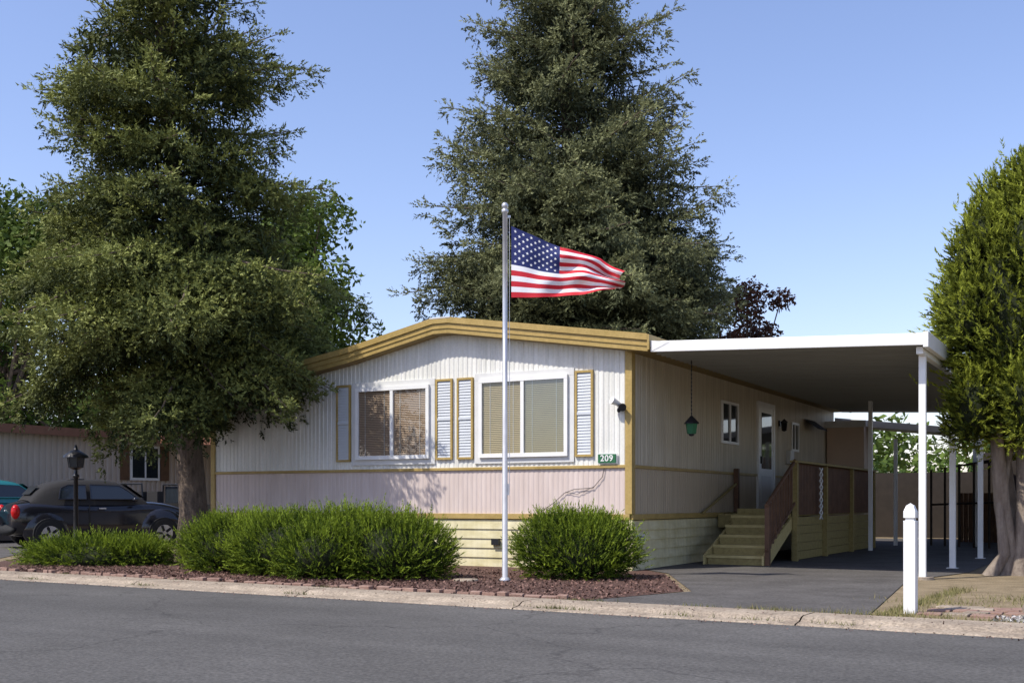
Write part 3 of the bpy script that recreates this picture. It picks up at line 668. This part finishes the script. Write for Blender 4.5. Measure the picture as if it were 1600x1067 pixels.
mb=MB(); mb.lathe([(.09,0),(.09,.08),(.06,.12),(.043,.2),(.040,1.51),(.06,1.53),(.06,1.56),(.03,1.58),(.03,1.66)],(0,0,0),12,'black')
mb.lathe([(.04,1.66),(.13,1.70),(.155,1.88)],(0,0,0),6,'cglass',False)
for i in range(6):
    a=i*math.pi/3; mb.cyl((.13*math.cos(a),.13*math.sin(a),1.70),(.157*math.cos(a),.157*math.sin(a),1.89),.01,.01,5,'black')
mb.lathe([(.23,1.88),(.22,1.92),(.10,2.0),(.04,2.03),(.03,2.07),(.015,2.11),(0,2.13)],(0,0,0),12,'black'); mb.lathe([(.135,1.70),(.05,1.66)],(0,0,0),6,'black')
mb.cyl((-.15,0,1.48),(.15,0,1.48),.012,.012,6,'black')
mb.obj('street_lamp',mw=Matrix.Translation((-8.08,21,0)))

# ------------------------------------------------------------ cars
def car(name,loc,head,paint,top):
    e=empty(name,Matrix.Translation(loc)@Matrix.Rotation(head,4,'Z')@Matrix.Translation((-2.14,0,0)))
    st=[(0,.60,.46,.82),(.05,.72,.34,.97),(.2,.79,.27,1.05),(.55,.83,.23,1.10),(1.2,.84,.2,1.08),(2.0,.84,.2,1.05),(2.7,.83,.2,1.07),(3.1,.79,.22,1.10),(3.55,.70,.26,1.05),(3.95,.62,.3,.95),(4.18,.55,.36,.82),(4.28,.45,.44,.68)]
    mb=MB(); vs=[];fs=[]
    for x,w,zb,zt in st:
        H=zt-zb; half=[(0,zb),(.75*w,zb),(.95*w,zb+.08),(w,zb+.35*H),(.985*w,zb+.7*H),(.93*w,zb+.93*H),(.65*w,zb+H),(0,zb+H+.03)]
        ring=half+[(-a,b) for a,b in half[-2:0:-1]]
        vs+=[(x,a,b) for a,b in ring]
    n=14
    for i in range(len(st)-1):
        for j in range(n): fs.append((i*n+j,(i+1)*n+j,(i+1)*n+(j+1)%n,i*n+(j+1)%n))
    fs+=[tuple(range(n)),tuple(range((len(st)-1)*n,len(st)*n))[::-1]]
    mb.add(vs,fs,paint,True); mb.obj('body',e,sub=2)
    mb=MB(); gs=[(.42,.70,.62,1.10),(.58,.73,.60,1.32),(.88,.76,.58,1.53),(1.4,.77,.58,1.60),(2.0,.77,.58,1.61),(2.45,.76,.57,1.56),(2.62,.75,.58,1.46),(3.08,.70,.62,1.10)]
    vs=[];fs=[]
    for x,wb,wt,zt in gs:
        half=[(wb,.99),(wb-.02,1.05),(wt+.03,max(1.06,zt-.08)),(wt-.08,zt-.01),(0,zt+.02)]
        vs+=[(x,a,b) for a,b in half]+[(x,-a,b) for a,b in half[-2::-1]]
    n=9
    for i in range(len(gs)-1):
        for j in range(n-1): fs.append((i*n+j,(i+1)*n+j,(i+1)*n+j+1,i*n+j+1))
    mb.add(vs,fs,top,True); mb.obj('roof',e,sub=1)
    mb=MB()
    for s in (1,-1):
        def sy(z,o=.03): return s*(.775-.30*(z-1.0)+o)
        for poly in ([(1.02,1.13),(1.64,1.13),(1.64,1.46),(1.25,1.46),(1.08,1.38)],[(1.74,1.13),(2.86,1.13),(2.62,1.32),(2.42,1.45),(1.74,1.47)]):
            vv=[(x,sy(z),z) for x,z in poly]; mb.add(vv,[tuple(range(len(vv)))],'cglass')
            for i in range(len(poly)):
                a=poly[i];b=poly[(i+1)%len(poly)]; mb.cyl((a[0],sy(a[1]),a[1]),(b[0],sy(b[1]),b[1]),.012,.012,5,paint)
        mb.box(1.9,2.06,s*.85-.015,s*.85+.015,.90,.93,'chrome')
        mb.ell((2.72,s*.90,1.12),(.07,.10,.06),paint,10)
        mb.box(.72,3.3,s*.80-.05,s*.80+.05,.19,.27,'rubber')
        for wx in (.80,3.42):
            mb.ell((wx,s*.70,.44),(.57,.19 if wx<2 else .22,.47),paint,20)
            mb.cyl((wx,s*.60,.33),(wx,s*.915,.33),.375,.365,24,'rubber')
            mb.cyl((wx,s*.70,.32),(wx,s*.935,.32),.325,.32,28,'rubber'); mb.cyl((wx,s*.90,.32),(wx,s*.942,.32),.215,.20,20,'chrome')
            for k in range(5):
                a=k*2*math.pi/5; T=Matrix.Translation((wx,s*.945,.32))@Matrix.Rotation(a,4,'Y'); mb.box(.05,.19,-.006,.006,-.03,.03,'rubber',T@Matrix.Rotation(.6,4,'Y'))
        mb.ell((.10,s*.71,.84),(.10,.10,.17),'tail',12); mb.ell((4.02,s*.53,.78),(.16,.11,.12),'chrome',12)
        mb.box(1.68,1.70,s*.845-.004,s*.845+.004,.3,1.0,'rubber')
    mb.add([(2.60,-.52,1.50),(2.60,.52,1.50),(3.04,.60,1.17),(3.04,-.60,1.17)],[(0,1,2,3)],'cglass')
    mb.add([(.47,-.38,1.24),(.47,.38,1.24),(.66,.38,1.44),(.66,-.38,1.44)],[(0,3,2,1)],'cglass')
    mb.ell((.03,0,.42),(.14,.80,.13),'rubber' if top=='fabric' else paint,20); mb.ell((4.2,0,.44),(.16,.62,.13),paint,18)
    mb.box(-.14,-.125,-.16,.16,.62,.77,'white'); mb.ell((.02,0,.86),(.02,.09,.02),'chrome',8)
    mb.obj('windows_wheels_and_fittings',e); return e
car('parked_car',(-9.95,27.3,.0),R(36),'carblack','fabric')
car('parked_car',(-13.6,29.9,.05),R(50),'carteal','carteal')
e=empty('parked_jeep',Matrix.Translation((-9.6,31.0,0))@Matrix.Rotation(R(50),4,'Z'))
mb=MB(); mb.box(-1.7,.6,-.75,.75,.5,1.05,'carblack'); mb.box(.6,1.8,-.6,.6,.5,1.0,'carblack')
for x in (-1.1,1.2):
    for s in (1,-1): mb.cyl((x,s*.6,.38),(x,s*.85,.38),.38,.38,20,'rubber'); mb.cyl((x,s*.84,.38),(x,s*.87,.38),.2,.2,14,'chrome'); mb.box(x-.45,x+.45,s*.78-.12,s*.78+.12,.8,.86,'carblack')
mb.cyl((-1.72,-.1,1.0),(-1.95,-.1,1.0),.37,.37,20,'rubber'); mb.cyl((-1.95,-.1,1.0),(-1.97,-.1,1.0),.2,.2,14,'chrome')
for x in (-1.0,.5):
    mb.tube([(x,-.7,1.05),(x,-.66,1.55),(x,.66,1.55),(x,.7,1.05)],.03,6,'black')
mb.box(.55,.6,-.65,.65,1.05,1.5,'cglass'); mb.box(-.5,-.3,-.6,-.1,1.0,1.35,'fabric'); mb.box(-.5,-.3,.1,.6,1.0,1.35,'fabric')
mb.obj('body_and_wheels',e,bevel=.02)

# ------------------------------------------------------------ neighbor home (left)
NL=Matrix.Translation((-12.1,35,0))@Matrix.Rotation(ANG,4,'Z'); nh=empty('neighbor_mobile_home',NL)
mb=MB(); mb.corr(-9,14,0,.75,3.05,'nbwall',.20,.045,'side'); mb.add([(0.0,-9,0),(0,14,0),(0,14,.75),(0,-9,.75)],[(0,1,2,3)],'cream')
mb.box(-7,-.01,-9,14,0,3.04,'nbwall'); mb.box(-7.3,.32,-9.3,14.3,3.07,3.12,'nbfascia'); mb.box(.32,.36,-9.3,14.3,2.98,3.22,'nbfascia'); mb.box(-7.3,.36,-9.36,-9.3,2.98,3.22,'nbfascia')
mb.box(-7.3,.30,-9.3,14.3,3.121,3.16,'offwhite')
y0,y1,z0,z1=.35,1.55,1.75,2.85
mb.box(.046,.07,y0,y1,z0,z1,'white'); mb.box(.071,.075,y0+.08,y1-.08,z0+.08,z1-.08,'cglass'); mb.box(.076,.082,(y0+y1)/2-.03,(y0+y1)/2+.03,z0+.08,z1-.08,'white')
mb.box(.046,.07,y0-.4,y0-.04,z0,z1,'woodbrown'); mb.box(.046,.07,y1+.04,y1+.4,z0,z1,'woodbrown')
mb.add([(.36,1.2,3.10),(3.6,1.2,2.95),(3.6,9,2.95),(.36,9,3.10)],[(0,1,2,3)],'cream'); mb.add([(.36,1.19,3.16),(.36,1.19,2.92),(3.6,1.19,2.78),(3.6,1.19,3.02)],[(0,1,2,3)],'nbfascia')
for y in (1.3,5,8.9): mb.box(3.4,3.5,y,y+.1,0,2.9,'woodbrown')
mb.obj('walls_and_roof',nh)
mb=MB()
for i in range(14): mb.box(-10.6+i*.14,-10.47+i*.14,2.5,2.53,.0,1.9,'woodbrown')
mb.obj('wooden_fence',mw=L)

# ------------------------------------------------------------ light & sky
sd=Vector((-.52,-.854,0)).normalized(); EL=R(53)
sw=(L.to_3x3()@sd); az=math.atan2(sw.x,sw.y)
sun=bpy.data.lights.new('sun','SUN'); sun.energy=5.0; sun.angle=R(.5); sun.color=(1,.945,.85)
so=bpy.data.objects.new('sun',sun); scene.collection.objects.link(so)
dv=Vector((sw.x*math.cos(EL),sw.y*math.cos(EL),math.sin(EL))); so.rotation_euler=dv.to_track_quat('Z','Y').to_euler()
w=bpy.data.worlds.new('World'); scene.world=w; w.use_nodes=True; nt=w.node_tree
sk=nt.nodes.new('ShaderNodeTexSky'); sk.sky_type='NISHITA'; sk.sun_disc=False; sk.sun_elevation=EL; sk.sun_rotation=az; sk.air_density=1.1; sk.dust_density=.8; sk.ozone_density=2.0
vm=nt.nodes.new('ShaderNodeVectorMath'); vm.operation='MULTIPLY'; vm.inputs[1].default_value=(1.42,1.30,1.46)
nt.links.new(sk.outputs[0],vm.inputs[0]); nt.links.new(vm.outputs[0],nt.nodes['Background'].inputs[0]); nt.nodes['Background'].inputs[1].default_value=.145

cam=bpy.data.cameras.new('camera'); co=bpy.data.objects.new('camera',cam); scene.collection.objects.link(co)
cam.sensor_width=36; cam.lens=36*1771/1600; cam.shift_y=(785-533.5)/1600; cam.clip_end=2000
co.location=(0,0,1.05); co.rotation_euler=(R(90),0,0); scene.camera=co
